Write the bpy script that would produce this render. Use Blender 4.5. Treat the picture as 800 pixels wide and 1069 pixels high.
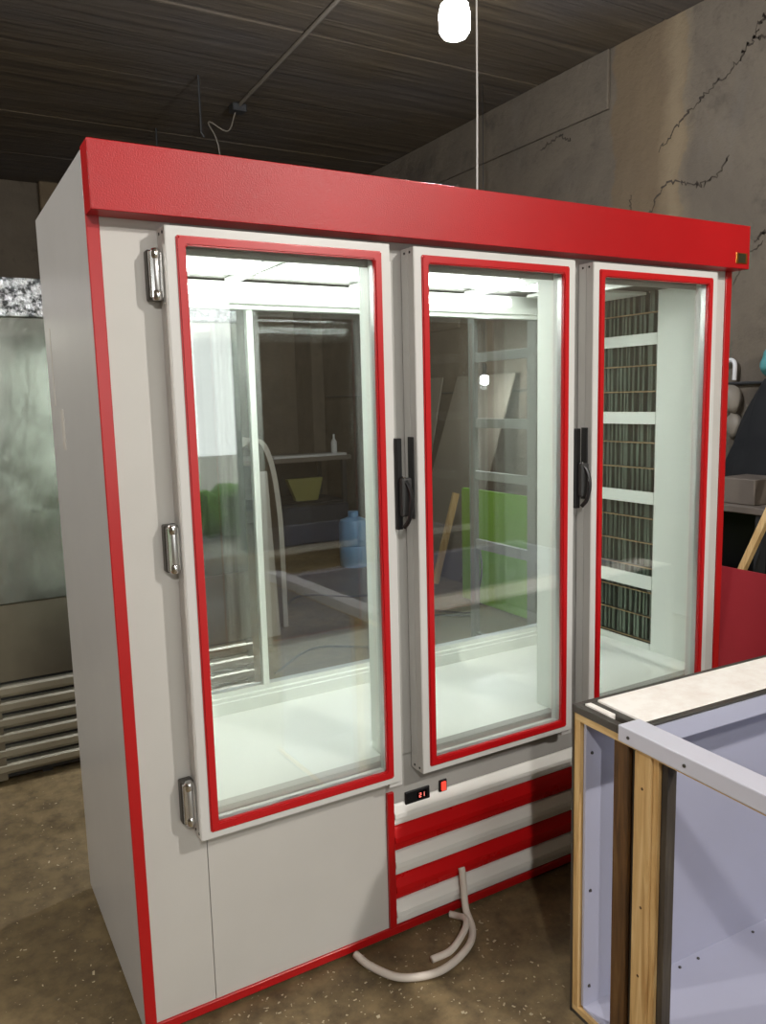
import bpy, bmesh, math, random
from mathutils import Vector, Matrix
random.seed(7)
S = bpy.context.scene
for o in list(bpy.data.objects): bpy.data.objects.remove(o)
COL = S.collection

# ---------------------------------------------------------------- camera
CX, CY, CZ, YAW, PIT, ROL, FPX = -0.34821, -1.84188, 1.55737, 0.52364, 0.14118, -0.02548, 830.17
cy, sy, cp, sp = math.cos(YAW), math.sin(YAW), math.cos(PIT), math.sin(PIT)
fwd = Vector((sy*cp, cy*cp, -sp)); rt = Vector((cy, -sy, 0)); up = rt.cross(fwd)
c, s = math.cos(ROL), math.sin(ROL)
rt, up = rt*c + up*s, up*c - rt*s
cd = bpy.data.cameras.new('camera'); cam = bpy.data.objects.new('camera', cd); COL.objects.link(cam)
M = Matrix((( rt.x, up.x, -fwd.x, CX), (rt.y, up.y, -fwd.y, CY), (rt.z, up.z, -fwd.z, CZ), (0, 0, 0, 1)))
cam.matrix_world = M
cd.sensor_fit = 'VERTICAL'; cd.sensor_height = 36; cd.lens = FPX/1069*36; cd.clip_start = .02; cd.clip_end = 200
S.camera = cam
S.view_settings.view_transform = 'Standard'; S.view_settings.look = 'None'
S.view_settings.gamma = 1; S.view_settings.use_curve_mapping = False
S.view_settings.exposure = 0.68
S.render.film_transparent = False

# ---------------------------------------------------------------- world: overcast daylight outside the shop door
W = bpy.data.worlds.new('world'); S.world = W; W.use_nodes = True
bg = W.node_tree.nodes['Background']; bg.inputs[0].default_value = (.93, .98, .95, 1); bg.inputs[1].default_value = 2.6

# room dims
RX0, RX1, RY0, RY1, RZ = -4.2, 4.17, -6.0, 7.9, 4.0
DX0, DX1, DZ = -0.3, 2.5, 2.6           # daylight doorway in the wall behind the photographer

def light(name, kind, loc, power, col, size=.05, rot=None, sy_=None):
    l = bpy.data.lights.new(name, kind); l.energy = power; l.color = col
    if kind == 'POINT': l.shadow_soft_size = size
    if kind == 'AREA':
        l.size = size
        if sy_: l.shape = 'RECTANGLE'; l.size_y = sy_
    o = bpy.data.objects.new(name, l); COL.objects.link(o); o.location = loc
    if rot: o.rotation_euler = rot
    return o
pl = light('doorway_portal', 'AREA', ((DX0+DX1)/2, RY0-.02, DZ/2), 1, (1, 1, 1), DX1-DX0, (math.radians(90), 0, 0), DZ)
pl.data.cycles.is_portal = True
KEY = (1.95, -3.0, 3.25)
# lamps: (position, power, colour)
LAMPS = [((1.83, 1.2, 3.18), 100, (.82, .88, 1)),
         (KEY, 160, (1, .95, .88)),
         ((-2.6, .7, 3.1), 120, (1, .95, .86)),
         ((-.7, -3.3, 3.0), 100, (1, .96, .90)),  # added fill bulb, out of view, lifts the louvres shaded by the freezer
         ((3.74, 3.5, 1.69), 7, (.92, .97, 1))]  # added small bulb standing in for a bulb's reflection in the glass
for (p, w, c_) in LAMPS:
    light('lamp_light', 'POINT', (p[0], p[1], p[2]-(.15 if p[2] > 2 else .06)), w, c_, .06 if p[2] > 2 else .02)

# ---------------------------------------------------------------- helpers
def link(o, parent=None):
    COL.objects.link(o)
    if parent is not None: o.parent = parent
    return o
ORG = Vector((0, 0, 0))        # origin of the thing being built (meshes are written in world coordinates)
def empty(name, loc, label, cat, group=None):
    global ORG
    o = bpy.data.objects.new(name, None); o.location = loc; o.empty_display_size = .1
    o['label'] = label; o['category'] = cat
    if group: o['group'] = group
    COL.objects.link(o); ORG = Vector(loc)
    return o
def tag(o, label, cat, group=None, kind=None):
    o['label'] = label; o['category'] = cat
    if group: o['group'] = group
    if kind: o['kind'] = kind
    return o
def mk(name, bm, m, parent=None, label=None, smooth=False, kind=None, org=None):
    me = bpy.data.meshes.new(name)
    off = ORG if parent is not None else (Vector(org) if org is not None else Vector((0, 0, 0)))
    if off.length: bmesh.ops.translate(bm, verts=bm.verts, vec=-off)
    bmesh.ops.recalc_face_normals(bm, faces=bm.faces)
    bm.to_mesh(me); bm.free()
    if smooth is True:
        for p in me.polygons: p.use_smooth = True
    elif smooth:
        for p in me.polygons: p.use_smooth = True
        me.set_sharp_from_angle(angle=math.radians(smooth))
    for x in (m if isinstance(m, (list, tuple)) else [m]): me.materials.append(x)
    o = bpy.data.objects.new(name, me); link(o, parent)
    if parent is None: o.location = off
    if label: o['label'] = label
    if kind: o['kind'] = kind
    return o
def box(bm, x0, x1, y0, y1, z0, z1, bev=0, seg=1, mi=0):
    if x0 > x1: x0, x1 = x1, x0
    if y0 > y1: y0, y1 = y1, y0
    if z0 > z1: z0, z1 = z1, z0
    v = [bm.verts.new((x, y, z)) for x in (x0, x1) for y in (y0, y1) for z in (z0, z1)]
    fs = [bm.faces.new([v[i] for i in q]) for q in ((0, 1, 3, 2), (4, 6, 7, 5), (0, 4, 5, 1), (2, 3, 7, 6), (0, 2, 6, 4), (1, 5, 7, 3))]
    for f in fs: f.material_index = mi
    if bev:
        es = {e for f in fs for e in f.edges}
        bmesh.ops.bevel(bm, geom=list(es), offset=bev, segments=seg, affect='EDGES', profile=.5)
    return fs
def B(*a, **k):
    bm = bmesh.new(); box(bm, *a, **k); return bm
def extr(bm, poly, axis, a, b):
    """extrude closed 2D polygon along axis from a to b. axis x: poly=(y,z); y: (x,z); z: (x,y)"""
    def P(p, t):
        return {'x': (t, p[0], p[1]), 'y': (p[0], t, p[1]), 'z': (p[0], p[1], t)}[axis]
    A = [bm.verts.new(P(p, a)) for p in poly]; C = [bm.verts.new(P(p, b)) for p in poly]
    n = len(poly)
    for i in range(n): bm.faces.new((A[i], A[(i+1) % n], C[(i+1) % n], C[i]))
    bm.faces.new(A[::-1]); bm.faces.new(C)
def tube(bm, pts, r, n=10, rad=None):
    pts = [Vector(p) for p in pts]; rings = []
    t0 = (pts[1]-pts[0]).normalized(); ref = Vector((0, 0, 1)) if abs(t0.z) < .9 else Vector((1, 0, 0))
    u = t0.cross(ref).normalized()
    for i, p in enumerate(pts):
        t = (pts[min(i+1, len(pts)-1)]-pts[max(i-1, 0)]).normalized()
        u = (u - t*u.dot(t)).normalized(); w = t.cross(u)
        R_ = rad[i] if rad else r
        rings.append([bm.verts.new(p+(u*math.cos(2*math.pi*k/n)+w*math.sin(2*math.pi*k/n))*R_) for k in range(n)])
    for a, b in zip(rings, rings[1:]):
        for k in range(n): bm.faces.new((a[k], a[(k+1) % n], b[(k+1) % n], b[k]))
    bm.faces.new(rings[0][::-1]); bm.faces.new(rings[-1])
def spline(ctrl, n=12):
    P = [Vector(p) for p in ctrl]; P = [P[0]*2-P[1]] + P + [P[-1]*2-P[-2]]; out = []
    for i in range(1, len(P)-2):
        for k in range(n):
            t = k/n; a, b, c_, d = P[i-1], P[i], P[i+1], P[i+2]
            out.append(.5*((2*b)+(c_-a)*t+(2*a-5*b+4*c_-d)*t*t+(3*b-a-3*c_+d)*t**3))
    out.append(P[-2]); return out
def lathe(bm, prof, loc, axis='z', n=20):
    """prof: list of (r, t)"""
    L = Vector(loc); rings = []
    for r, t in prof:
        ring = []
        for k in range(n):
            a = 2*math.pi*k/n; p = (r*math.cos(a), r*math.sin(a), t)
            if axis == 'x': p = (t, p[0], p[1])
            if axis == 'y': p = (p[0], t, p[1])
            ring.append(bm.verts.new(L+Vector(p)))
        rings.append(ring)
    for a, b in zip(rings, rings[1:]):
        for k in range(n): bm.faces.new((a[k], a[(k+1) % n], b[(k+1) % n], b[k]))
    bm.faces.new(rings[0][::-1]); bm.faces.new(rings[-1])
def rot_local(bm, center, ang, axis='Z'):
    bmesh.ops.rotate(bm, verts=bm.verts, cent=Vector(center), matrix=Matrix.Rotation(ang, 3, axis))

# ---------------------------------------------------------------- materials
def lin(c):
    return tuple(((v/255)/12.92 if v/255 <= .04045 else ((v/255+.055)/1.055)**2.4) for v in c)+(1,)
class N:
    def __init__(s, name):
        s.m = bpy.data.materials.new(name); s.m.use_nodes = True; s.t = s.m.node_tree
        s.b = s.t.nodes['Principled BSDF']; s.out = s.t.nodes['Material Output']
    def n(s, typ, **k):
        x = s.t.nodes.new(typ)
        for a, v in k.items():
            if a.startswith('i_'): x.inputs[a[2:].replace('_', ' ')].default_value = v
            else: setattr(x, a, v)
        return x
    def l(s, a, b): s.t.links.new(a, b)
    def coord(s, scale=(1, 1, 1), rot=(0, 0, 0)):
        tc = s.n('ShaderNodeTexCoord'); mp = s.n('ShaderNodeMapping'); mp.inputs['Scale'].default_value = scale
        mp.inputs['Rotation'].default_value = rot
        s.l(tc.outputs['Object'], mp.inputs[0]); return mp.outputs[0]
    def noise(s, vec, scale, detail=4, rough=.55, dist=0):
        x = s.n('ShaderNodeTexNoise'); x.inputs['Scale'].default_value = scale; x.inputs['Detail'].default_value = detail
        x.inputs['Roughness'].default_value = rough; x.inputs['Distortion'].default_value = dist
        s.l(vec, x.inputs['Vector']); return x.outputs['Fac']
    def ramp(s, fac, stops):
        x = s.n('ShaderNodeValToRGB'); e = x.color_ramp.elements
        while len(e) > 1: e.remove(e[-1])
        e[0].position = stops[0][0]; e[0].color = stops[0][1]
        for p, c_ in stops[1:]:
            q = e.new(p); q.color = c_
        s.l(fac, x.inputs[0]); return x.outputs[0]
    def mix(s, fac, a, b, mode='MIX'):
        x = s.n('ShaderNodeMix', data_type='RGBA', blend_type=mode)
        if hasattr(fac, 'links'): s.l(fac, x.inputs[0])
        else: x.inputs[0].default_value = fac
        for v, i in ((a, 6), (b, 7)):
            if hasattr(v, 'links'): s.l(v, x.inputs[i])
            else: x.inputs[i].default_value = v
        return x.outputs[2]
    def bump(s, h, strength=.2, dist=.01):
        x = s.n('ShaderNodeBump'); x.inputs['Strength'].default_value = strength; x.inputs['Distance'].default_value = dist
        s.l(h, x.inputs['Height']); s.l(x.outputs[0], s.b.inputs['Normal']); return x
    def set(s, col=None, rough=None, metal=None, **k):
        if col is not None:
            if hasattr(col, 'links'): s.l(col, s.b.inputs['Base Color'])
            else: s.b.inputs['Base Color'].default_value = col
        if rough is not None:
            if hasattr(rough, 'links'): s.l(rough, s.b.inputs['Roughness'])
            else: s.b.inputs['Roughness'].default_value = rough
        if metal is not None: s.b.inputs['Metallic'].default_value = metal
        return s.m
def G(v): return (v, v, v, 1)

def paint(name, rgb, rough=.4, var=.04, metal=0, bumpy=0, bscale=300):
    a = N(name); v = a.coord(); n1 = a.noise(v, 3, 3)
    c0 = lin(rgb); lo = tuple(x*(1-var) for x in c0[:3])+(1,); hi = tuple(min(1, x*(1+var)) for x in c0[:3])+(1,)
    a.set(a.ramp(n1, [(.3, lo), (.7, hi)]), rough, metal)
    a.l(a.ramp(a.noise(v, 9, 4), [(.3, G(rough*.96)), (.75, G(min(1, rough*1.04)))]), a.b.inputs['Roughness'])
    if bumpy: a.bump(a.noise(v, bscale, 2), bumpy, .001)
    return a.m
m_white = paint('painted steel light grey', (194, 191, 186), .42)
m_door = paint('door profile light grey', (208, 207, 204), .38)
m_side = paint('satin side panel', (192, 192, 193), .3, .03, .12)
m_inner = paint('white inner lining', (232, 236, 230), .35, .02)
m_innerfloor = paint('white inner floor', (236, 238, 232), .3, .02)
m_red = paint('red paint trim', (176, 14, 18), .33, .05)
m_redbead = paint('red plastic bead', (186, 16, 22), .34, .02)
m_louvw = paint('white louvre enamel', (236, 235, 230), .3, .02)
m_louvr = paint('red louvre enamel', (206, 18, 22), .28, .03)
m_black = paint('black plastic', (20, 20, 22), .35)
m_dark = paint('dark grey rubber', (46, 46, 46), .6)
m_mull = paint('grey mullion facing', (168, 166, 162), .45)
m_lav = paint('lavender protective film steel', (178, 180, 200), .38, .03)
m_lavbar = paint('lavender coated bar', (205, 206, 220), .35, .03)
m_galv = paint('grey galvanised edge', (92, 90, 86), .42, .18, .7)
m_foamwhite = None
# canopy red with fine orange peel
a = N('canopy red sheet'); v = a.coord()
a.set(a.ramp(a.noise(v, 2.2, 3), [(.3, lin((164, 10, 17))), (.7, lin((180, 14, 22)))]), .36)
a.b.inputs['Specular IOR Level'].default_value = .35
a.bump(a.noise(v, 300, 2, .6), .6, .0012); m_canopy = a.m
a = N('white foam core sheet'); v = a.coord()
a.set(a.ramp(a.noise(v, 14, 5, .7), [(.3, lin((238, 230, 224))), (.6, lin((250, 247, 243)))]), .7)
a.bump(a.noise(v, 40, 4), .4, .003); m_foamwhite = a.m
def chrome(name, v_, rough, metal=1): return paint(name, v_, rough, .03, metal)
m_chrome = chrome('chrome', (215, 215, 215), .16)
m_alu = chrome('aluminium', (190, 190, 190), .35, .8)
m_brass = chrome('brass', (190, 130, 60), .3)
# stainless sheet with soft dents
a = N('stainless sheet'); v = a.coord((1, 1, .6))
a.set(a.ramp(a.noise(v, 6, 4), [(.3, lin((128, 130, 122))), (.7, lin((164, 166, 158)))]), .22, .92)
a.bump(a.noise(v, 5, 3, .5), .25, .03); m_stain = a.m
a = N('stainless lower sheet'); v = a.coord()
a.set(a.ramp(a.noise(v, 3, 4), [(.3, lin((120, 112, 98))), (.7, lin((140, 134, 118)))]), .34, .85)
a.bump(a.noise(v, 5, 2), .12, .02); m_stain2 = a.m
m_slat = paint('brushed steel slats', (168, 162, 146), .36, .1, .7)
a = N('crinkled foil band'); v = a.coord()
a.set(a.ramp(a.noise(v, 30, 5, .7), [(.42, lin((70, 72, 72))), (.56, lin((205, 207, 207)))]), .3, .85)
a.bump(a.noise(v, 34, 4, .7), .9, .02); m_foil = a.m
# wood
def wood(name, c1, c2, c3, scale=(30, 30, 2)):
    a = N(name); v = a.coord(scale)
    n1 = a.noise(v, 1.6, 5, .6, 1.2); n2 = a.noise(a.coord((6, 6, 2.2)), 1.0, 3)
    col = a.ramp(n1, [(.3, lin(c1)), (.5, lin(c2)), (.7, lin(c3))])
    a.set(a.mix(a.ramp(n2, [(.45, G(0)), (.75, G(.6))]), col, lin(c1)), .65); a.bump(n1, .15, .003); return a.m
m_pine = wood('raw pine', (176, 136, 82), (208, 172, 116), (224, 194, 142))
m_pinex = wood('raw pine lengthways', (184, 148, 96), (214, 182, 128), (228, 202, 152), (30, 3, 30))
m_oldwood = wood('dark aged timber', (52, 36, 20), (96, 66, 32), (112, 84, 48))
m_greywood = wood('weathered dark timber', (44, 38, 32), (70, 62, 52), (88, 80, 68))
# glass
def glass(name, tint, f=1.0):
    a = N(name); a.t.nodes.remove(a.b)
    tr = a.n('ShaderNodeBsdfTransparent'); tr.inputs[0].default_value = tint
    gl = a.n('ShaderNodeBsdfGlossy'); gl.inputs['Roughness'].default_value = .01; gl.inputs[0].default_value = (1, 1, 1, 1)
    fr = a.n('ShaderNodeFresnel'); ge = a.n('ShaderNodeNewGeometry')
    io = a.n('ShaderNodeMapRange'); io.inputs[3].default_value = 1.5; io.inputs[4].default_value = 1/1.5
    a.l(ge.outputs['Backfacing'], io.inputs[0]); a.l(io.outputs[0], fr.inputs[0])
    v = a.coord(); n1 = a.noise(v, 1.3, 2)
    mu = a.n('ShaderNodeMath', operation='MULTIPLY'); a.l(fr.outputs[0], mu.inputs[0])
    rp = a.ramp(n1, [(.3, G(f*.95)), (.7, G(f*1.05))]); a.l(rp, mu.inputs[1])
    mx = a.n('ShaderNodeMixShader'); a.l(mu.outputs[0], mx.inputs[0]); a.l(tr.outputs[0], mx.inputs[1]); a.l(gl.outputs[0], mx.inputs[2])
    a.l(mx.outputs[0], a.out.inputs[0]); return a.m
m_glass = glass('door glass', (.982, .992, .984, 1), 1.25)
m_glassr = glass('rear glass', (.95, .965, .955, 1), 3.0)
def emit(name, col, st):
    a = N(name); a.b.inputs['Base Color'].default_value = col; a.b.inputs['Emission Color'].default_value = col
    a.b.inputs['Emission Strength'].default_value = st; return a.m
m_led = emit('led diffuser', (.96, 1, .97, 1), 8)
m_tube = emit('led tube', (.96, 1, .97, 1), 6)
m_bulb = emit('lit bulb', (.95, .97, 1, 1), 60)
m_redlit = emit('lit red rocker', (1, .05, .03, 1), .7)
m_digit = emit('red digits', (1, .25, .2, 1), .6)
# concrete / floor / wall / ceiling
a = N('stained concrete floor'); v = a.coord()
big = a.noise(v, .9, 5, .6); fine = a.noise(v, 14, 6, .7); speck = a.noise(v, 75, 2, .5)
c1 = a.ramp(big, [(.3, lin((80, 66, 45))), (.45, lin((110, 94, 66))), (.6, lin((138, 120, 88))), (.75, lin((152, 134, 100)))])
c2 = a.mix(a.ramp(fine, [(.3, G(.75)), (.6, G(0))]), c1, lin((60, 48, 34)))
c3 = a.mix(a.ramp(speck, [(.70, G(0)), (.74, G(.55))]), c2, lin((190, 180, 160)))
a.set(c3, a.ramp(big, [(.3, G(.42)), (.7, G(.68))])); a.bump(fine, .25, .006); m_floor = a.m
a = N('plastered stained wall'); v = a.coord()
n1 = a.noise(v, .7, 6, .62, .4); n2 = a.noise(v, 5, 6, .7); n3 = a.noise(a.coord((1, 1, .35)), 2.4, 4, .6)
c1 = a.ramp(n1, [(.30, lin((74, 66, 57))), (.46, lin((98, 88, 74))), (.60, lin((88, 79, 67))), (.75, lin((112, 98, 78)))])
c2 = a.mix(a.ramp(n2, [(.28, G(.55)), (.45, G(0))]), c1, lin((56, 50, 42)))
c3 = a.mix(a.ramp(n3, [(.58, G(0)), (.7, G(.45))]), c2, lin((106, 98, 88)))
sx = a.n('ShaderNodeSeparateXYZ'); a.l(v, sx.inputs[0]); ed = a.noise(v, 3.5, 5, .6)
def mathn(op, x, y_):
    m_ = a.n('ShaderNodeMath', operation=op)
    for i_, q in enumerate((x, y_)):
        if hasattr(q, 'links'): a.l(q, m_.inputs[i_])
        else: m_.inputs[i_].default_value = q
    return m_.outputs[0]
ya = mathn('ADD', sx.outputs['Y'], mathn('MULTIPLY', mathn('SUBTRACT', ed, .5), .25))
band = mathn('SUBTRACT', 1, mathn('MULTIPLY', mathn('ABSOLUTE', mathn('SUBTRACT', ya, 2.22), 0), 1/.62))
bm_ = a.ramp(band, [(.48, G(0)), (.52, G(.8))])
band2 = mathn('SUBTRACT', 1, mathn('MULTIPLY', mathn('ABSOLUTE', mathn('SUBTRACT', ya, 1.98), 0), 1/.2))
c4 = a.mix(bm_, c3, a.ramp(n1, [(.3, lin((92, 76, 56))), (.7, lin((112, 94, 68)))]))
c4 = a.mix(a.ramp(band2, [(.3, G(0)), (.9, G(.5))]), c4, lin((136, 120, 94)))
a.set(c4, .88); a.bump(n2, .8, .03); m_wall = a.m
a = N('pale brown plaster'); v = a.coord(); n1 = a.noise(v, 2, 6, .65); n2 = a.noise(v, 9, 5, .7)
a.set(a.mix(a.ramp(n2, [(.3, G(.5)), (.45, G(0))]), a.ramp(n1, [(.3, lin((92, 78, 60))), (.65, lin((114, 99, 76)))]), lin((70, 58, 42))), .88)
a.bump(n2, .4, .015); m_plaster = a.m
a = N('board marked concrete ceiling')
v = a.coord((.35, 7, 1)); n1 = a.noise(v, 1.5, 6, .65, .3); n2 = a.noise(a.coord(), .6, 4); n3 = a.noise(a.coord((.5, 24, 1)), 1.2, 3)
c1 = a.ramp(n1, [(.3, lin((56, 45, 31))), (.46, lin((78, 65, 46))), (.56, lin((84, 71, 52))), (.68, lin((108, 94, 72)))])
c2 = a.mix(a.ramp(n2, [(.4, G(0)), (.65, G(.55))]), c1, lin((84, 80, 80)))
c3 = a.mix(a.ramp(n3, [(.62, G(0)), (.72, G(.5))]), c2, lin((46, 38, 28)))
a.set(c3, .9); a.bump(n1, .8, .03); m_ceil = a.m
m_crack = paint('dark chipped plaster', (58, 49, 39), .95, .3)
m_conduit = paint('grey conduit', (120, 112, 100), .6)
m_wire = paint('pale wire', (200, 198, 196), .5)
m_green = paint('bright green laminate', (128, 198, 22), .4, .06)
m_maroon = paint('matt red sheet', (150, 34, 42), .5, .05)
m_jacket = paint('black cloth', (16, 17, 19), .85, .2, 0, .4, 60)
m_teal = paint('teal cloth', (70, 130, 130), .8)
m_bench = paint('grey bench top', (108, 98, 88), .6, .12)
m_hose = paint('off white hose', (222, 212, 202), .42)
m_evap = paint('grey green coil fins', (100, 112, 100), .4, .25, .35)
m_evapback = paint('dark coil housing', (34, 40, 36), .5)
m_copper = paint('copper coil tube', (168, 146, 108), .4, .1, .4)
m_blue = paint('pale blue drum', (120, 160, 196), .4)
m_rack = paint('grey rack enamel', (150, 154, 146), .5)
m_olive = paint('olive tray', (128, 124, 62), .5)
m_tarp = paint('dark navy cover', (34, 38, 50), .7, .2)
m_cream = paint('cream laminate', (206, 196, 180), .5)
m_leaf = paint('outdoor foliage', (84, 124, 44), .8, .4)
m_ground = paint('outdoor paving', (150, 148, 138), .9, .1)
m_chip = paint('pale foam chips', (186, 174, 148), .8)

# ---------------------------------------------------------------- the room
def struct(name, bm, m, **k):
    o = mk(name, bm, m, **k); o['kind'] = 'structure'; return o
struct('floor', B(RX0, RX1, RY0, RY1, -.12, 0), m_floor)
struct('wall_right', B(RX1, RX1+.2, RY0, RY1, 0, RZ), m_wall)
struct('wall_left', B(RX0-.2, RX0, RY0, RY1, 0, RZ), m_wall)
struct('wall_back', B(RX0-.2, RX1+.2, RY1, RY1+.2, 0, RZ), m_wall)
bm = bmesh.new()
box(bm, RX0-.2, DX0, RY0-.2, RY0, 0, RZ); box(bm, DX1, RX1+.2, RY0-.2, RY0, 0, RZ); box(bm, DX0, DX1, RY0-.2, RY0, DZ, RZ)
struct('wall_front', bm, m_wall)
ceil = struct('ceiling', B(RX0-.2, RX1+.2, RY0-.2, RY1+.2, RZ+.03, RZ+.2), m_crack)
edges = [RY0, -4.9, -3.75, -2.6, -1.45, -.3, .9, 2.08, 3.31, 4.5, 5.68, 6.85, RY1]
for i, (y0, y1) in enumerate(zip(edges, edges[1:])):
    dz = random.uniform(-.004, .004)
    mk('slab', B(RX0, RX1, y0+.008, y1-.008, RZ-.012+dz, RZ+.03, bev=.006), m_ceil, ceil)
struct('trim_1', B(RX1-.03, RX1, 2.56, RY1, 3.58, RZ-.015, bev=.006), m_wall)
struct('trim_3', B(RX1-.03, RX1, 4.42, 5.4, 2.2, 3.5, bev=.01), m_wall)
bm = bmesh.new()
box(bm, DX0-.08, DX0, RY0-.22, RY0+.02, 0, DZ+.08); box(bm, DX1, DX1+.08, RY0-.22, RY0+.02, 0, DZ+.08); box(bm, DX0, DX1, RY0-.22, RY0+.02, DZ, DZ+.08)
struct('door_1', bm, m_galv)
# pillars on the back wall
struct('trim_4', B(1.02, 1.22, RY1-.12, RY1, 0, RZ-.015, bev=.01), m_plaster)
struct('trim_5', B(4.0, RX1, RY1-.5, RY1, 0, RZ-.015, bev=.01), m_wall)
# plaster cracks on the right wall: ragged chipped strips
def crack(pts, w):
    bm = bmesh.new(); prev = None; P = spline(pts, 14)
    for i, p in enumerate(P):
        ww = w*random.uniform(.1, .9)*(1 if 0 < i < len(P)-1 else .1)
        y, z = p[0]+random.uniform(-1, 1)*w*.9, p[1]+random.uniform(-1, 1)*w*.9
        xs = RX1-.004
        a_ = bm.verts.new((xs, y, z+ww*.5)); b_ = bm.verts.new((xs, y+ww*.2, z-ww*.5)); c_ = bm.verts.new((xs+.012, y, z))
        if prev: bm.faces.new((prev[0], a_, b_, prev[1])); bm.faces.new((prev[0], prev[2], c_, a_)); bm.faces.new((prev[1], b_, c_, prev[2]))
        prev = (a_, b_, c_)
    return bm
for pts, w in (([(2.1, 3.18, 0), (1.95, 3.3, 0), (1.75, 3.42, 0), (1.55, 3.52, 0), (1.42, 3.62, 0), (1.28, 3.6, 0)], .02),
               ([(2.2, 2.75, 0), (2.05, 2.95, 0), (1.85, 2.9, 0), (1.7, 2.88, 0), (1.55, 3.0, 0)], .022),
               ([(2.36, 2.95, 0), (2.34, 2.75, 0), (2.28, 2.6, 0), (2.2, 2.5, 0)], .014),
               ([(1.42, 3.62, 0), (1.36, 3.72, 0), (1.25, 3.7, 0)], .022),
               ([(3.9, 2.75, 0), (3.85, 2.95, 0), (3.75, 3.1, 0), (3.65, 3.05, 0)], .03),
               ([(4.1, 3.0, 0), (3.95, 3.2, 0), (3.8, 3.25, 0)], .026),
               ([(1.35, 2.45, 0), (1.28, 2.5, 0), (1.2, 2.42, 0), (1.0, 2.44, 0)], .018),
               ([(1.5, 2.2, 0), (1.42, 2.36, 0), (1.3, 2.44, 0)], .012),
               ([(3.3, 3.5, 0), (3.1, 3.55, 0), (2.95, 3.48, 0)], .02)):
    o = mk('chipped_crack', crack(pts, w), m_crack, bpy.data.objects['wall_right'])
ORG = Vector((0, 0, 0))
# outdoors, seen only in reflections
struct('outdoor_ground', B(-9, 12, -22, RY0-.2, -.16, -.04), m_ground)
bm = bmesh.new()
for i in range(36):
    x = -5+i*.34; r = random.uniform(.26, .40)
    bmesh.ops.create_icosphere(bm, subdivisions=2, radius=r, matrix=Matrix.Translation((x, -7.3+random.uniform(-.15, .15), r*.8)))
for v_ in bm.verts: v_.co += Vector((random.uniform(-.04, .04),)*3)
o = mk('hedge', bm, m_leaf); tag(o, 'green hedge growing outside the workshop doorway', 'hedge', kind='stuff')

# ---------------------------------------------------------------- display fridge
FW, FH, FD = 2.128, 2.10, .735
F = empty('display_fridge', (0, 0, 0), 'tall three-door glass display fridge, light grey with red canopy and trim', 'fridge')
IF, IR, IC = .55, .565, 1.93          # inner floor height, rear plane, inner ceiling
mk('side_panel', B(0, .028, .002, FD, .014, FH-.004, bev=.002), m_side, F)
mk('side_panel', B(FW-.028, FW, .002, FD, .014, FH-.004, bev=.002), m_side, F)
mk('top_panel', B(.028, FW-.028, 0, FD, 2.05, FH-.006), m_galv, F)
mk('base_panel', B(.028, FW-.028, .01, FD, .02, .04), m_galv, F)
bm = bmesh.new(); box(bm, .028, FW-.028, FD-.02, FD, .04, IF-.02); mk('back_panel', bm, m_galv, F)
for x in (.1, 1.06, 2.02):
    for y in (.08, .65): mk('foot', B(x-.02, x+.02, y-.02, y+.02, 0, .02), m_dark, F)
# front frame pieces
mk('corner_strip', B(0, .0275, -.006, .002, .012, 1.962, bev=.0015), m_red, F, 'red vertical edge strip on the left corner')
mk('corner_strip', B(FW-.03, FW, -.006, .002, .012, 1.962, bev=.0015), m_red, F, 'red vertical edge strip on the right corner')
mk('base_strip', B(.0275, FW-.03, -.007, .003, .010, .034, bev=.0015), m_red, F, 'red strip along the foot of the front')
mk('front_stile', B(.028, .180, 0, .03, .034, 2.05), m_white, F)
mk('front_stile', B(2.02, FW-.03, 0, .03, .034, 2.05), m_white, F)
mk('front_panel', B(.182, .70, 0, .03, .034, .552), m_white, F)
mk('header_rail', B(.180, 2.02, 0, .03, 1.905, 2.05), m_mull, F)
mk('sill_panel', B(.7005, 2.02, 0, .03, .412, .552), m_mull, F)
mk('machine_grille_back', B(.7005, 2.02, .012, .03, .034, .412), m_dark, F)
mk('divider_strip', B(.700, .722, -.011, .0, .034, .452, bev=.0015), m_red, F, 'red upright strip beside the grille')
# louvres
zs = [(.345, .411, 0), (.268, .342, 1), (.192, .262, 0), (.116, .188, 1), (.037, .110, 0)]
for i, (z0, z1, r) in enumerate(zs):
    bm = bmesh.new(); h = z1-z0
    prof = [(.012, z0), (-.001, z0), (-.003, z0+h*.10), (-.004, z0+h*.30), (-.0140, z0+h*.38), (-.0130, z0+h*.58), (-.002, z0+h*.86), (.002, z1-.004), (.012, z1)]
    extr(bm, prof, 'x', .7225, 2.095)
    mk('louvre', bm, m_louvr if r else m_louvw, F, 'red louvre slat' if r else 'light grey louvre slat')
# canopy
bm = bmesh.new()
box(bm, 0, FW, -.070, -.060, 1.960, FH, bev=.0015, seg=2)
bm2 = bm
cano = mk('canopy', bm, m_canopy, F, 'red overhanging canopy fascia')
mk('canopy_return', B(0, .004, -.0605, .0, 1.9605, FH-.001), m_canopy, cano)
mk('canopy_return', B(FW-.004, FW, -.0605, .0, 1.9605, FH-.001), m_canopy, cano)
mk('canopy_underside', B(.004, FW-.004, -.0605, .0, 1.9605, 1.964), m_red, cano)
mk('canopy_top', B(.004, FW-.004, -.0605, .0, FH-.004, FH-.001), m_canopy, cano)
bd = mk('badge', B(2.055, 2.113, -.0735, -.070, 1.975, 2.010, bev=.001), m_brass, cano, 'small dark badge with brass ends')
bm = bmesh.new(); box(bm, 2.066, 2.103, -.0742, -.0734, 1.978, 2.007)
o = mk('badge_plate', bm, paint('badge green black', (44, 44, 22), .4), cano)
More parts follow.
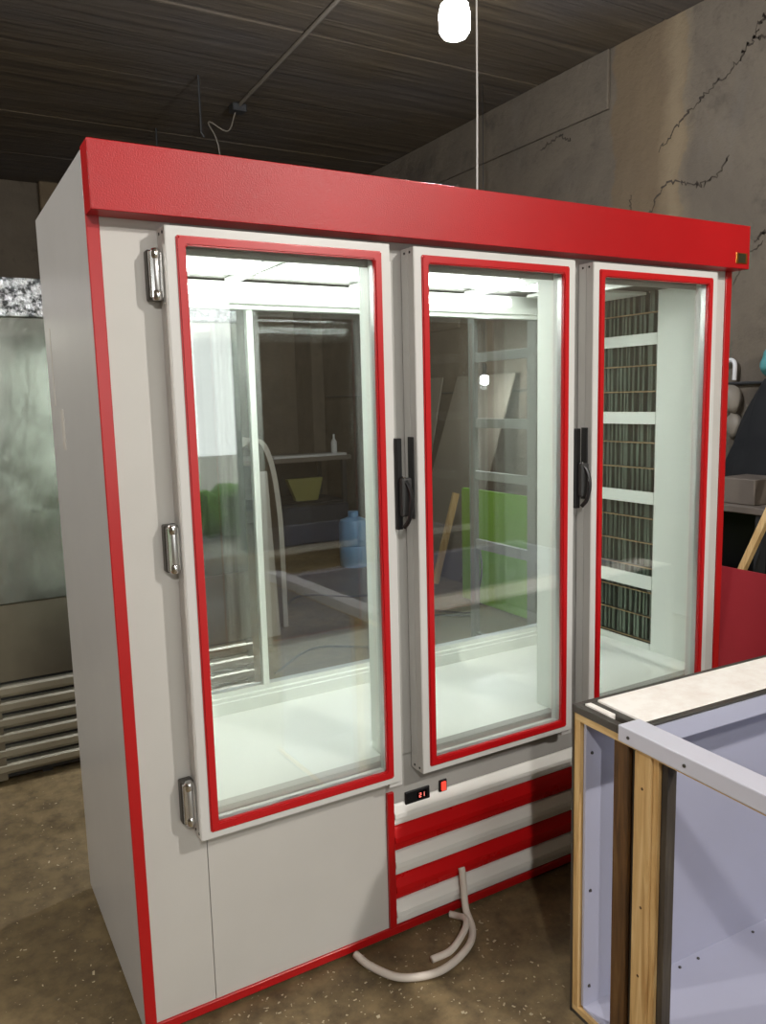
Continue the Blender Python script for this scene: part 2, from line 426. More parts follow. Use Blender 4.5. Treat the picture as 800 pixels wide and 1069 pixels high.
# mullions behind the door gaps
for x0, x1 in ((.712, .812), (1.338, 1.442)):
    mk('mullion', B(x0, x1, .0, .085, IF, 1.905), m_mull, F)
    mk('mullion_cover', B(x0-.003, x1+.003, .018, .088, IF+.002, 1.93), m_inner, F)
# inner lining
mk('inner_floor', B(.045, 2.06, .03, IR+.02, IF-.02, IF), m_innerfloor, F)
mk('inner_ceiling', B(.028, FW-.028, .03, FD, IC+.006, IC+.02), m_galv, F)
mk('inner_wall', B(.028, .045, .03, FD-.02, IF, IC), m_inner, F)
# rear rails and glass
bm = bmesh.new(); extr(bm, [(IR, IF), (IR, .590), (IR+.006, .592), (IR+.006, .603), (IR+.016, .605), (IR+.016, .620), (IR+.05, .620), (IR+.05, IF)], 'x', .045, 2.06)
mk('rear_bottom_rail', bm, m_inner, F)
bm = bmesh.new(); extr(bm, [(IR-.002, 1.885), (IR-.002, 1.862), (IR+.01, 1.86), (IR+.01, 1.846), (IR+.05, 1.846), (IR+.05, IC), (IR-.002+.02, IC), (IR+.018, 1.885)], 'x', .045, 2.06)
mk('rear_top_rail', bm, m_inner, F)
mk('rear_glass', B(.05, .574, IR+.024, IR+.030, .62, 1.847), m_glassr, F)
mk('rear_glass', B(.594, 2.055, IR+.024, IR+.030, .62, 1.847), m_glassr, F)
mk('rear_mullion', B(.574, .594, IR+.016, IR+.044, .62, 1.847, bev=.002), m_inner, F)
# right lining: solid front part and ladder of openings over the coil
mk('inner_wall', B(2.06, 2.068, .03, .252, IF, IC), m_inner, F)
mk('wall_post', B(2.06, 2.072, .545, .60, IF, IC), m_inner, F)
for z0, z1 in ((1.734, 1.777), (1.436, 1.483), (1.129, 1.176), (.793, .846), (.528, .575)):
    mk('ladder_bar', B(2.056, 2.066, .252, .585, z0, z1, bev=.0012), m_inner, F)
mk('ladder_bar', B(2.06, 2.068, .252, .585, IF-.002, .518), m_inner, F)
bm = bmesh.new()
for z in (1.755, 1.459, 1.152, .82, .55):
    lathe(bm, [(.004, 2.0595), (.004, 2.0575)], (0, .262 if z < 1.8 else .26, z), 'x', 8)
mk('screw_heads', bm, m_galv, F, kind='stuff')
ev = mk('evaporator_coil', B(2.094, 2.099, .10, .66, IF, IC), m_evapback, F)
bm = bmesh.new(); y = .12
while y < .655:
    z = .58
    while z < 1.92:
        t = random.uniform(.006, .014)
        box(bm, 2.072+random.uniform(0, .010), 2.093, y+random.uniform(-.002, .002), y+t, z+.004, z+.094)
        z += .098
    y += random.uniform(.015, .028)
mk('coil_fins', bm, m_evap, ev, kind='stuff')
for k in range(14):
    z = .58+k*.098
    bm = bmesh.new(); tube(bm, [(2.071, .11, z), (2.071, .655, z)], .0026, 8); mk('coil_tube', bm, m_copper, ev, smooth=40)
# lights in the roof of the fridge
for (xa, xb) in ((.07, .50), (.516, .93), (.946, 1.40), (1.416, 1.76)):
    bm = bmesh.new(); box(bm, xa, xb, .26, .44, IC-.002, IC+.005); mk('light_panel', bm, m_led, F)
for x in (.508, .938, 1.408, 1.768):
    bm = bmesh.new(); extr(bm, [(x-.007, IC+.004), (x-.007, IC-.018), (x+.007, IC-.018), (x+.007, IC+.004)], 'y', .10, .56)
    mk('cross_brace', bm, m_inner, F)
bm = bmesh.new(); box(bm, .06, 1.62, IR-.004, IR+.018, 1.888, 1.916, bev=.003); mk('light_tube', bm, m_tube, F)
mk('ceiling_flap', B(1.66, 2.05, .30, .52, IC-.012, IC-.002), m_inner, F)
# doors
def door(x0, x1, hinge, handle):
    z0, z1, yf, yb = .511, 1.942, -.065, -.004
    b0x, b1x, b0z, b1z = x0+.023, x1-.026, z0+.018, z1-.020
    bw = .021
    def frame(bm, X0, X1, Z0, Z1, w, y0, y1, bev=0):
        # mitred rectangular ring
        for A, C in (((X0, Z0, X1, Z0), 0), ((X1, Z0, X1, Z1), 0), ((X1, Z1, X0, Z1), 0), ((X0, Z1, X0, Z0), 0)):
            pass
        o_ = [(X0, Z0), (X1, Z0), (X1, Z1), (X0, Z1)]; i_ = [(X0+w[0], Z0+w[2]), (X1-w[1], Z0+w[2]), (X1-w[1], Z1-w[3]), (X0+w[0], Z1-w[3])]
        vs = {}
        for nm, L, yy in (('of', o_, y0), ('if', i_, y0), ('ob', o_, y1), ('ib', i_, y1)):
            vs[nm] = [bm.verts.new((p[0], yy, p[1])) for p in L]
        for k in range(4):
            j = (k+1) % 4
            bm.faces.new((vs['of'][k], vs['of'][j], vs['if'][j], vs['if'][k]))
            bm.faces.new((vs['ob'][k], vs['ib'][k], vs['ib'][j], vs['ob'][j]))
            bm.faces.new((vs['of'][k], vs['ob'][k], vs['ob'][j], vs['of'][j]))
            bm.faces.new((vs['if'][k], vs['if'][j], vs['ib'][j], vs['ib'][k]))
        if bev: bmesh.ops.bevel(bm, geom=bm.edges[:], offset=bev, segments=2, affect='EDGES')
    bm = bmesh.new()
    frame(bm, x0, x1, z0, z1, (b0x-x0+.012, x1-b1x+.012, b0z-z0+.012, z1-b1z+.012), yf, yf+.030, .0015)
    frame(bm, x0, x1, z0, z1, (b0x-x0+.004, x1-b1x+.004, b0z-z0+.006, z1-b1z+.004), yf+.0302, yb)
    d = mk('door', bm, m_door, F)
    bm = bmesh.new(); frame(bm, b0x, b1x, b0z, b1z, (bw,)*4, yf-.006, yf+.010, .003)
    mk('glazing_bead', bm, m_redbead, d, 'red glazing bead', smooth=50)
    bm = bmesh.new(); frame(bm, b0x+.012, b1x-.012, b0z+.012, b1z-.012, (.005,)*4, yf+.012, yf+.029)
    mk('spacer', bm, m_alu, d)
    mk('pane', B(b0x+.010, b1x-.010, yf+.006, yf+.010, b0z+.010, b1z-.010), m_glass, d)
    mk('pane', B(b0x+.010, b1x-.010, yf+.024, yf+.028, b0z+.010, b1z-.010), m_glass, d)
    mk('gasket', B(x0+.012, x1-.014, yb, yb+.004, z0+.01, z1-.03), m_dark, d) if False else None
    bm = bmesh.new(); frame(bm, x0+.010, x1-.010, z0+.012, z1-.036, (.014,)*4, yb, yb+.004)
    mk('gasket', bm, m_mull, d)
    mk('edge_strip', B(x1-.032, x1+.009, yf+.012, yb-.002, z0-.018, z1-.040, bev=.001), m_door, d)
    bm = bmesh.new()
    for zz in (z1-.012, z0+.012):
        for yy in (yf+.018, yf+.044): lathe(bm, [(.0035, x0-.0012), (.0035, x0+.001)], (0, yy, zz), 'x', 8)
    mk('rivets', bm, m_dark, d, kind='stuff')
    if handle:
        zc = 1.34; hx = x1+.004
        hd = mk('handle', B(hx-.004, hx+.014, yf-.010, yf+.012, zc-.125, zc+.115, bev=.002), m_black, d, 'black latch handle with chrome lever')
        bm = bmesh.new()
        tube(bm, spline([(hx+.008, yf-.012, zc+.012), (hx+.020, yf-.030, zc-.010), (hx+.022, yf-.040, zc-.050), (hx+.016, yf-.036, zc-.095), (hx+.010, yf-.020, zc-.118)], 6), .006, 8)
        mk('handle_lever', bm, m_black, d, smooth=40)
        bm = bmesh.new(); box(bm, hx+.002, hx+.034, yf-.026, yf-.006, zc-.090, zc+.012, bev=.006, seg=2)
        mk('handle_hub', bm, m_dark, d)
        bm = bmesh.new(); tube(bm, [(hx+.012, yf-.018, zc+.014), (hx+.026, yf-.022, zc-.010)], .004, 8); mk('handle_tongue', bm, m_chrome, d, smooth=40)
    return d
door(.150, .716, True, True); door(.787, 1.345, False, True); door(1.417, 1.976, False, False)
# thin dark plates standing for the handles' reflections in the facing door edges
for x0 in (.787, 1.417):
    mk('handle_reflection', B(x0-.0045, x0, -.050, -.024, 1.235, 1.455, bev=.001), m_dark, F, 'dark plate standing for the handle reflected in the door edge')
# hinges
for z0, z1 in ((1.786, 1.895), (1.170, 1.282), (.545, .655)):
    hg = mk('hinge', B(.118, .150, -.026, .0, z0, z1, bev=.003), m_galv, F, 'chrome barrel hinge on the left edge')
    bm = bmesh.new(); lathe(bm, [(.008, z0+.018), (.0095, z0+.022), (.0095, z1-.022), (.008, z1-.018)], (.136, -.034, 0), 'z', 14)
    mk('hinge_barrel', bm, m_alu, hg, smooth=40)
    for zz in (z0+.010, z1-.010):
        bm = bmesh.new(); lathe(bm, [(.009, zz-.011), (.0115, zz-.008), (.0115, zz+.008), (.009, zz+.011)], (.135, -.034, 0), 'z', 14)
        mk('hinge_knuckle', bm, m_chrome, hg, smooth=40)
    mk('hinge_plate', B(.120, .1495, -.040, -.026, z0+.004, z1-.004, bev=.002), m_chrome, hg)
# thermostat and switch
th = mk('thermostat', B(.762, .846, -.007, 0, .399, .437, bev=.002), m_black, F, 'black temperature controller')
mk('display', B(.802, .835, -.0078, -.0068, .407, .429), paint('controller screen', (12, 10, 12), .15), th)
def seg_digit(bm, x, z, w, h, on):
    t = w*.22
    R7 = {'a': (x, x+w, z+h-t, z+h), 'd': (x, x+w, z, z+t), 'g': (x, x+w, z+h/2-t/2, z+h/2+t/2), 'f': (x, x+t, z+h/2, z+h), 'e': (x, x+t, z, z+h/2), 'b': (x+w-t, x+w, z+h/2, z+h), 'c': (x+w-t, x+w, z, z+h/2)}
    for k in on: a0, a1, b0, b1 = R7[k]; box(bm, a0, a1, -.0084, -.0077, b0, b1)
bm = bmesh.new(); seg_digit(bm, .808, .411, .007, .013, 'abged'); seg_digit(bm, .819, .411, .007, .013, 'bc'); mk('digits', bm, m_digit, th, 'small glowing red digits')
bm = bmesh.new()
for k in range(2): lathe(bm, [(.0018, -.0082), (.0018, -.007)], (.772+k*.010, 0, .418), 'y', 8)
mk('button', bm, m_dark, th)
sw = mk('power_switch', B(.880, .908, -.006, 0, .404, .441, bev=.002), m_black, F, 'red lit rocker switch in black surround')
mk('rocker', B(.886, .902, -.011, -.005, .409, .436, bev=.002), m_redlit, sw, 'glowing red rocker')
# tape scraps on the left side
mk('tape_scrap', B(-.0012, 0.0, .500, .545, 1.44, 1.55), m_white, F, 'torn bit of pale tape')
mk('tape_scrap', B(-.0012, 0.0, .625, .640, 1.56, 1.78), m_white, F, 'long sliver of pale tape')

# ---------------------------------------------------------------- hose
bm = bmesh.new()
P = spline([(.945, -.020, .152), (.944, -.026, .142), (.942, -.035, .100), (.935, -.055, .040), (.915, -.115, .013), (.850, -.170, .012), (.740, -.200, .012), (.640, -.165, .012), (.592, -.085, .012), (.578, -.020, .012)], 12)
tube(bm, P, .0105, 12)
h_ = mk('drain_hose', bm, m_hose, None, smooth=True, org=(.75, -.1, 0)); tag(h_, 'thick white hose curling from the lowest louvres onto the floor', 'hose')
bm = bmesh.new()
P = spline([(.902, -.018, .014), (.915, -.04, .016), (.912, -.085, .034), (.880, -.125, .036), (.800, -.172, .034), (.735, -.172, .031)], 10); tube(bm, P, .0095, 12)
h_ = mk('hose_end', bm, m_hose, None, smooth=True, org=(.85, -.1, 0)); tag(h_, 'short cut white hose end lying along inside the curled hose', 'hose')

# ---------------------------------------------------------------- unfinished freezer shell in the right foreground
A = math.radians(-2.7); C0 = Vector((.955, -.482, 0)); SH, SL, SW = .82, 1.45, .95
FS = empty('freezer_shell', tuple(C0), 'unfinished open freezer shell of lavender film-covered sheet with bare timber posts', 'freezer')
def L(name, bm, m, label=None, smooth=False, kind=None, par=None):
    """bm in local u (right), v (toward camera, positive), z"""
    for v_ in bm.verts:
        u, w, z = v_.co.x, -v_.co.y, v_.co.z
        v_.co = Vector((C0.x + u*math.cos(A) - w*math.sin(A), C0.y + u*math.sin(A) + w*math.cos(A), z))
    return mk(name, bm, m, par or FS, label, smooth, kind)
L('back_wall', B(.012, SL, .022, .030, .028, SH-.012), m_lav)
L('outer_skin', B(-.002, SL, -.004, 0, 0, SH-.018), m_galv)
L('core_foam', B(.02, SL, .001, .021, .01, SH-.02), m_foamwhite)
L('floor_sheet', B(.012, SL, .030, SW-.03, .020, .028), m_lav)
L('base_skin', B(0, SL, 0, SW, .0, .008), m_galv)
L('end_wall', B(SL-.03, SL, .03, SW-.03, .03, SH-.03), m_lav)
L('front_wall', B(.03, SL, SW-.03, SW, .0, SH-.02), m_lav)
# timber edge frame of the open end
L('timber_upright', B(.002, .022, 0, .020, .022, SH-.040), m_pine, 'narrow pale pine edging upright')
L('timber_sill', B(.002, .022, 0, SW, .003, .022), m_pinex)
L('timber_head', B(.002, .020, 0, SW, SH-.040, SH-.020), m_pinex)
L('timber_post', B(.004, .050, .130, .176, .022, SH-.040, bev=.002), m_oldwood, 'dark brown aged timber post')
L('post_side_strip', B(.016, .050, .1765, .196, .022, SH-.040), m_greywood)  # dark strip standing for the shaded near side of the brown post
L('timber_post', B(.000, .030, .198, .246, .022, SH-.040, bev=.0015), m_pine, 'pale raw pine post with knots')
L('post_side_strip', B(.006, .030, .2465, .262, .022, SH-.040), m_pine)
bm = bmesh.new(); box(bm, .014, .04, .264, .280, .022, SH-.040)
L('post_side_strip', bm, m_greywood)
bm = bmesh.new()
bm.free()
for vv, zz in ((.222, .70), (.225, .42), (.221, .25)):
    bm = bmesh.new(); lathe(bm, [(.0035, -.0005), (.0035, .001)], (0, vv, zz), 'x', 8); L('knot', bm, m_oldwood)
# top deck
L('rim_channel', B(-.003, .016, -.004, SW, SH-.020, SH-.001, bev=.001), m_galv)
L('rim_channel', B(.016, SL, -.004, .014, SH-.020, SH-.001, bev=.001), m_galv)
L('rim_channel', B(.055, SL, .168, .186, SH-.018, SH+.001, bev=.001), m_galv)
L('deck_foam', B(.060, SL, .0145, .1675, SH-.018, SH+.002, bev=.001), m_foamwhite, 'white foam-faced top strip')
L('rim_insert', B(.019, .036, .018, .100, SH-.012, SH+.001), m_foamwhite, 'thin white strip in the rim')
L('rim_channel', B(.016, .019, .0145, .168, SH-.02, SH-.003), m_greywood)
L('rim_channel', B(.0365, .0595, .0145, .168, SH-.02, SH-.003), m_galv)
L('inner_lip', B(.050, SL, .187, .190, SH-.050, SH-.004), m_lav)
L('inner_deck', B(.030, SL, .0305, .187, SH-.050, SH-.046), m_lav)
bm = bmesh.new(); box(bm, -.012, .052, .158, SW, SH-.030, SH+.008, bev=.003, seg=2)
L('cross_bar', bm, m_lavbar, 'pale lavender bar across the open top')
bm = bmesh.new()
for u in (.14, .26, .33, .40, .62, .9): lathe(bm, [(.004, .028), (.004, .031), (.002, .032)], (u, .050, 0), 'z', 8)
for zz in (.08, .34, .70): lathe(bm, [(.0045, .0305), (.003, .034)], (.030, 0, zz), 'y', 8)
for vv in (.19, .345): lathe(bm, [(.004, -.014), (.004, -.0115)], (0, vv, SH-.012), 'x', 8)
for u in (.075, .09): lathe(bm, [(.003, .1895), (.003, .192)], (u, 0, SH-.022), 'y', 8)
L('screw_heads', bm, m_galv, kind='stuff')
L('foam_block', B(.075, .1, .0, .02, SH+.0, SH+.0005), m_foamwhite) if False else None

# ---------------------------------------------------------------- stainless cabinet behind on the left
MY = 1.66
K = empty('stainless_cabinet', (.2, MY, 0), 'dented stainless steel cabinet with slotted lower grille behind the fridge', 'cabinet')
KX0, KX1 = -1.0, .935
mk('body', B(KX0, KX1, MY+.02, MY+.75, .03, 2.06), m_stain2, K)
mk('foil_band', B(KX0, KX1, MY-.004, MY+.02, 1.915, 2.065, bev=.003), m_foil, K, 'crinkled shiny film along the top')
for xa, xb in ((KX0, -.33), (-.327, .36), (.363, KX1)):
    mk('door_panel', B(xa, xb, MY, MY+.02, .77, 1.912, bev=.002), m_stain, K)
    mk('lower_panel', B(xa, xb, MY+.004, MY+.02, .445, .767, bev=.002), m_stain2, K)
mk('grille_back', B(KX0, KX1, MY+.018, MY+.0199, .03, .445), m_black, K)
z = .435
for k in range(6):
    bm = bmesh.new(); zt = .432-k*.066
    extr(bm, [(MY+.018, zt), (MY-.002, zt-.004), (MY-.010, zt-.012), (MY-.008, zt-.036), (MY+.006, zt-.052), (MY+.018, zt-.054)], 'x', KX0, KX1)
    mk('grille_slat', bm, m_slat, K)
mk('grille_end', B(KX1-.03, KX1, MY-.004, MY+.018, .03, .445), m_stain, K)
mk('grille_end', B(-.22, -.16, MY-.006, MY+.018, .03, .445), m_stain2, K)
for x in (KX0+.05, .0, KX1-.05): mk('foot', B(x-.02, x+.02, MY+.06, MY+.10, 0, .03), m_dark, K)

# ---------------------------------------------------------------- lamps
LL = ['bright white bulb hanging over the fridge canopy', 'bare bulb hanging behind the photographer on the right', 'bare bulb hanging over the open floor left of the fridge',
      'added fill bulb hanging unseen behind the photographer on the left', 'added low bulb standing for a bulb reflection in the middle glass door']
for (p, w, c_), lb in zip(LAMPS, LL):
    Lr = empty('hanging_bulb', p, lb, 'lamp', 'bare hanging bulbs'); kb = .5 if p[2] < 2 else 1
    bm = bmesh.new(); lathe(bm, [(r_*kb, t_*kb) for r_, t_ in ((.02, -.075), (.050, -.068), (.066, -.045), (.068, .02), (.060, .060), (.016, .08))], p, 'z', 20)
    mk('bulb', bm, m_bulb, Lr, smooth=50)
    bm = bmesh.new(); lathe(bm, [(.017, .08*kb), (.019, .085*kb), (.019, .125), (.008, .14)], p, 'z', 14); mk('socket', bm, m_black, Lr, smooth=40)
    bm = bmesh.new(); tube(bm, [(p[0], p[1], p[2]+.13), (p[0], p[1], RZ-.01)], .003, 6); mk('cord', bm, m_black, Lr)
ORG = Vector((0, 0, 0))
for o in [x for x in COL.objects if x.name.startswith('lamp_light')]: pass
# hanging wire
bm = bmesh.new(); tube(bm, [(1.355, .42, 2.095), (1.360, .42, 2.5), (1.362, .42, 3.2), (1.365, .42, RZ-.02)], .0032, 6)
w_ = mk('hanging_wire', bm, m_wire, None, org=(1.355, .42, 2.1)); tag(w_, 'thin pale wire hanging straight down behind the canopy right of the bulb', 'wire')
# conduit
Cn = empty('ceiling_conduit', (2.1, 3.4, RZ-.03), 'straight grey conduit pipe running across the ceiling to a junction box', 'pipe')
bm = bmesh.new(); tube(bm, [(2.04, 1.0, RZ-.028), (2.17, 4.69, RZ-.028)], .014, 8); mk('pipe', bm, m_conduit, Cn, smooth=40)
mk('junction_box', B(2.11, 2.23, 4.69, 4.80, RZ-.075, RZ-.014, bev=.006), m_dark, Cn)
bm = bmesh.new(); tube(bm, spline([(2.15, 4.75, RZ-.07), (2.13, 4.9, RZ-.18), (2.0, 5.0, RZ-.1), (2.12, 5.1, RZ-.3), (2.12, 5.1, RZ-1.1)], 8), .006, 6); mk('loose_wire', bm, m_conduit, Cn)
for nm, x, y, l_, lb in (('ceiling_hook', 1.70, 4.3, .42, 'dark rod hanging from the ceiling left of the conduit end'), ('ceiling_hook', 1.72, 5.6, .35, 'short dark rod hanging just above the canopy left part')):
    bm = bmesh.new(); tube(bm, [(x, y, RZ-.006), (x, y, RZ-l_), (x+.02, y, RZ-l_-.03)], .008, 6)
    tag(mk(nm, bm, m_dark, None, org=(x, y, RZ)), lb, 'hook')
# crumpled bag hanging near the back
def blob(name, loc, sc, m, seed, sub=3, amp=.25):
    rnd = random.Random(seed); bm = bmesh.new(); bmesh.ops.create_icosphere(bm, subdivisions=sub, radius=1)
    ph = [(Vector((rnd.uniform(-1, 1), rnd.uniform(-1, 1), rnd.uniform(-1, 1)))*rnd.uniform(2, 7), rnd.uniform(0, 6)) for _ in range(8)]
    for v_ in bm.verts:
        f = 1+amp*sum(math.sin(v_.co.dot(q)+t) for q, t in ph)/4
        v_.co = Vector((v_.co.x*f*sc[0], v_.co.y*f*sc[1], v_.co.z*f*sc[2]))+Vector(loc)
    return bm

# ---------------------------------------------------------------- right side behind the fridge
# cable / rail along the right wall
bm = bmesh.new(); tube(bm, [(RX1-.03, .6, 1.60), (RX1-.03, 7.3, 1.60)], .010, 6)
tag(mk('wall_rail', bm, m_dark, None, org=(RX1, 3, 1.6)), 'thin dark rail fixed along the right wall at shoulder height', 'rail')
pp = empty('wall_pipe', (RX1-.04, 1.43, 1.6), 'short pale bent pipe with grey tap fittings on the right wall', 'pipe')
bm = bmesh.new(); tube(bm, spline([(RX1-.05, 1.50, 1.73), (RX1-.05, 1.46, 1.745), (RX1-.05, 1.43, 1.72), (RX1-.05, 1.43, 1.62)], 6), .013, 8); mk('elbow', bm, m_wire, pp, smooth=40)
mk('fitting', blob('f', (RX1-.05, 1.45, 1.50), (.045, .07, .09), m_alu, 3, 2), m_conduit, pp, smooth=True)
mk('fitting', blob('f', (RX1-.05, 1.41, 1.34), (.045, .06, .08), m_alu, 5, 2), m_conduit, pp, smooth=True)
# jacket
bm = bmesh.new(); NZ, NT = 16, 22; rings = []
for i in range(NZ+1):
    t = i/NZ; z = 1.62-t*.68; hw = .05+.26*min(1, (t*1.25)**.75); cy_ = 1.12-.02*t; ring = []
    for k in range(NT):
        a_ = 2*math.pi*k/NT; rr = 1+.10*math.sin(5*a_+3*t)+.05*math.sin(9*a_+t*6)
        ring.append(bm.verts.new((RX1-.10+.06*math.sin(a_)*rr, cy_+hw*math.cos(a_)*rr, z)))
    rings.append(ring)
for a1, b1 in zip(rings, rings[1:]):
    for k in range(NT): bm.faces.new((a1[k], a1[(k+1) % NT], b1[(k+1) % NT], b1[k]))
bm.faces.new(rings[0][::-1]); bm.faces.new(rings[-1])
tag(mk('jacket', bm, m_jacket, None, smooth=True, org=(RX1-.1, 1.1, 1.6)), 'black jacket hanging on the right wall beyond the fridge', 'jacket')
bm = blob('t', (RX1-.09, 1.16, 1.715), (.05, .05, .075), m_teal, 9, 3)
tag(mk('cloth', bm, m_teal, None, smooth=True, org=(RX1-.1, 1.22, 1.66)), 'small teal cloth hooked above the black jacket', 'cloth')
# bench on the right
bn = empty('side_bench', (3.9, .9, 0), 'dark wall bench with a dusty grey top behind the red sheet', 'bench')
mk('bench_top', B(3.66, RX1-.03, -.4, 1.8, .86, .90, bev=.004), m_bench, bn)
mk('bench_shelf', B(3.70, RX1-.03, -.3, 1.75, .40, .42), m_dark, bn)
for y in (-.35, .9, 1.74):
    for x in (3.70, RX1-.08): mk('leg', B(x-.02, x+.03, y, y+.04, 0, .86), m_dark, bn)
mk('bench_back', B(RX1-.05, RX1-.03, -.3, 1.75, .42, .86), m_black, bn)
tag(mk('grey_box', B(3.72, 3.98, .98, 1.22, .90, 1.05, bev=.005), m_bench, None, org=(0, 0, 0)), 'low grey box sitting on the wall bench', 'box')
bm = bmesh.new(); box(bm, -.02, .02, -.018, .018, 0, 1.42, bev=.001)
bmesh.ops.rotate(bm, verts=bm.verts, cent=(0, 0, 0), matrix=Matrix.Rotation(math.radians(20), 3, 'X') @ Matrix.Rotation(math.radians(6), 3, 'Y'))
bmesh.ops.translate(bm, verts=bm.verts, vec=(3.535, 1.15, .006))
tag(mk('timber_batten', bm, m_pine, None, org=(3.5, 1.15, 0)), 'raw timber batten leaning behind the red sheet', 'batten')
bm = bmesh.new(); box(bm, 3.44, 3.452, -.6, 1.05, .002, .566, bev=.001)
for v_ in bm.verts: v_.co.x += v_.co.z*.17
tag(mk('red_sheet', bm, m_maroon, None, org=(3.45, .2, 0)), 'matt red sheet standing on edge against the wall bench', 'sheet')

# ---------------------------------------------------------------- things seen through the glass
g = empty('green_panel', (3.3, 2.6, 0), 'bright green laminate panel propped upright behind the middle glass door', 'panel')
bm = bmesh.new(); box(bm, 3.20, 3.225, 1.7, 3.08, .012, .872, bev=.002); mk('side_board', bm, m_green, g)
for y in (1.9, 2.9):
    bm = bmesh.new(); extr(bm, [(3.2255, .60), (3.55, .0), (3.60, .0), (3.2255, .68)], 'y', y, y+.03); mk('prop', bm, m_pine, g)
    bm = bmesh.new(); box(bm, 3.20, 3.26, y-.04, y+.08, 0, .0118); mk('shim', bm, m_dark, g)
mk('edge_band', B(3.192, 3.1995, 2.96, 3.08, .02, .86), paint('pale green edge', (150, 196, 70), .4), g)
tag(mk('cable', (lambda b: (tube(b, spline([(3.17, 2.87, .92), (3.17, 2.86, .60), (3.165, 2.80, .30), (3.15, 2.84, .08), (3.0, 2.7, .012), (2.8, 2.9, .01)], 10), .007, 6), b)[1])(bmesh.new()), m_black, None, org=(3.17, 2.85, 0)),
    'black cable hanging down the face of the green panel', 'cable')
bm = bmesh.new(); box(bm, -.03, .03, -.012, .012, 0, .78, bev=.001); rot_local(bm, (0, 0, 0), math.radians(17), 'Y')
bmesh.ops.translate(bm, verts=bm.verts, vec=(3.28, 3.6, .012))
tag(mk('timber_offcut', bm, m_pine, None, org=(3.28, 3.6, 0)), 'pale timber offcut leaning beside the green panel', 'offcut')
# grey partition sheets leaning
for k, (x, y, lb) in enumerate(((3.5, 4.0, 'tall grey sheet leaning nearest the green panel'), (3.75, 5.1, 'tall grey sheet leaning further back on the right wall'))):
    bm = bmesh.new(); box(bm, x, x+.012, y-.45, y+.4, .002, 1.75)
    for v_ in bm.verts: v_.co.x += v_.co.z*(RX1-.06-x)/1.75
    tag(mk('grey_sheet', bm, m_conduit, None, org=(x, y, 0)), lb, 'sheet', 'grey leaning sheets')
# bare rack frame standing behind the fridge
rk = empty('rack_frame', (2.06, 1.18, 0), 'pale grey ladder-like rack frame standing behind the middle glass door', 'rack')
for y0, y1 in ((.905, .98), (1.378, 1.425)): mk('upright', B(2.05, 2.075, y0, y1, 0, 2.0, bev=.002), m_rack, rk)
for z0, z1 in ((1.725, 1.769), (1.404, 1.450), (1.145, 1.188), (.79, .84), (.30, .35), (1.95, 1.995)):
    mk('crossbar', B(2.053, 2.072, .98, 1.378, z0, z1, bev=.0015), m_rack, rk)
for y0, y1 in ((.91, .975), (1.383, 1.420)): mk('base_foot', B(1.98, 2.0495, y0, y1, 0, .03), m_rack, rk)
# workbench at the back
wb = empty('workbench', (3.3, 6.6, 0), 'cluttered dark workbench by the back wall seen through the left door', 'workbench')
mk('worktop', B(2.5, 3.95, 6.3, 7.1, .88, .93, bev=.004), m_bench, wb)
mk('shelf', B(2.55, 3.9, 6.35, 7.05, .38, .41), m_tarp, wb)
for x in (2.55, 3.85):
    for y in (6.34, 7.0): mk('leg', B(x, x+.05, y, y+.05, 0, .88), m_dark, wb)
mk('back_board', B(2.6, 3.9, 7.06, 7.09, .41, .88), m_black, wb)
bm = bmesh.new(); extr(bm, [(3.12, .70), (3.55, .70), (3.48, .45), (3.22, .45)], 'y', 6.25, 6.33)
tag(mk('tray', bm, m_olive, None, org=(3.3, 6.3, .45)), 'olive yellow tray tilted under the rear workbench', 'tray')
tag(mk('storage_trunk', B(2.95, 3.75, 6.0, 6.24, 0, .42, bev=.02), m_tarp, None), 'dark navy covered trunk in front of the rear workbench', 'trunk')
tag(mk('light_board', B(3.0, 3.9, 6.32, 6.5, .93, .955), m_wire, None), 'pale board lying on the rear workbench', 'board')
tag(mk('spray_bottle', (lambda b: (lathe(b, [(.035, .955), (.035, 1.08), (.012, 1.12), (.012, 1.17)], (3.95-.16, 6.42, 0), 'z', 12), b)[1])(bmesh.new()), m_wire, None, smooth=40), 'small white bottle standing on the pale board', 'bottle')
# curved white panel
bm = bmesh.new(); P = spline([(1.50, 3.2, 1.27), (1.58, 3.2, 1.32), (1.66, 3.2, 1.27), (1.715, 3.2, 1.10), (1.745, 3.2, .85), (1.755, 3.2, .62), (1.76, 3.2, .0)], 6); prev = None
for p in P:
    q = [bm.verts.new((p.x, p.y-.03, p.z)), bm.verts.new((p.x-.035, p.y-.03, p.z-.01)), bm.verts.new((p.x-.035, p.y+.25, p.z-.01)), bm.verts.new((p.x, p.y+.25, p.z))]
    if prev:
        for k in range(4): bm.faces.new((prev[k], prev[(k+1) % 4], q[(k+1) % 4], q[k]))
    else: bm.faces.new(q)
    prev = q
bm.faces.new(prev[::-1])
tag(mk('curved_panel', bm, m_cream, None, smooth=40, org=(1.7, 3.2, 0)), 'white curved end panel standing behind the left door glass', 'panel')
bm = bmesh.new(); box(bm, 1.53, 1.63, 3.0, 3.02, .002, 1.10, bev=.001)
for v_ in bm.verts: v_.co.y += v_.co.z*.1
tag(mk('white_board', bm, m_cream, None, org=(1.58, 3, 0)), 'narrow white board leaning in front of the curved panel', 'board')
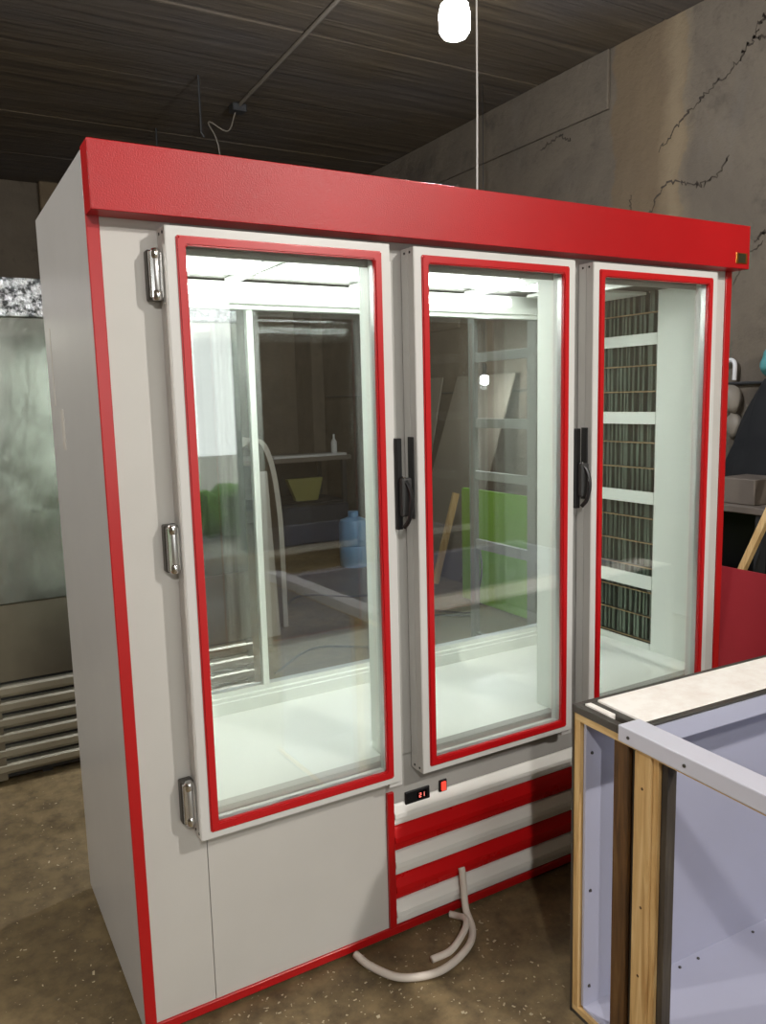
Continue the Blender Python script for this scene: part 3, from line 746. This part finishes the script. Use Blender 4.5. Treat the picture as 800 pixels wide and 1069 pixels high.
# blue drum
bm = bmesh.new(); lathe(bm, [(.13, 0), (.14, .02), (.14, .18), (.132, .2), (.14, .22), (.14, .40), (.125, .44), (.05, .47), (.05, .52)], (3.11, 4.71, 0), 'z', 20)
tag(mk('water_drum', bm, m_blue, None, smooth=35, org=(3.11, 4.71, 0)), 'pale blue ribbed water drum on the floor', 'drum')
# cables on the floor behind
for k, (P, lb) in enumerate((([(1.3, 2.3, .008), (1.7, 2.6, .008), (2.1, 2.4, .008), (2.5, 2.9, .008), (3.0, 2.6, .008)], 'thin dark cable snaking over the floor near the curved panel'),
                       ([(1.9, 3.6, .008), (2.2, 3.9, .008), (2.6, 3.6, .008), (2.9, 3.9, .008)], 'thin dark cable looping on the floor near the blue drum'))):
    bm = bmesh.new(); tube(bm, spline(P, 10), .007, 6); tag(mk('floor_cable', bm, m_black, None, org=(P[0][0], P[0][1], 0)), lb, 'cable')
# foam chips and sawdust on the floor
bm = bmesh.new()
for k in range(3200):
    r = random.random()
    if r < .62: x, y = random.uniform(-2.2, .0), random.uniform(-1.0, 3.2)
    elif r < .92: x, y = random.uniform(.1, 1.0), random.uniform(-1.1, -.02)
    else: x, y = random.uniform(.8, 3.4), random.uniform(1.0, 4.5)
    if (x > .9 and y < -.42) or y > 1.5: continue
    sx = random.uniform(.0006, .0024)*(2.2 if random.random() < .03 else 1); a_ = random.uniform(0, 3.14)
    l_ = sx*random.uniform(1, 2.6); h = sx*.6
    ca, sa = math.cos(a_), math.sin(a_)
    vs = [bm.verts.new((x+ca*u-sa*w, y+sa*u+ca*w, z_)) for z_ in (0.0005, h) for u, w in ((-l_, -sx), (l_, -sx*.6), (l_*.7, sx), (-l_*.8, sx*.7))]
    for q in ((4, 5, 6, 7), (0, 1, 5, 4), (1, 2, 6, 5), (2, 3, 7, 6), (3, 0, 4, 7)): bm.faces.new([vs[i] for i in q])
tag(mk('floor_debris', bm, m_chip, None), 'scattered pale foam chips and shavings over the brown floor', 'debris', kind='stuff')
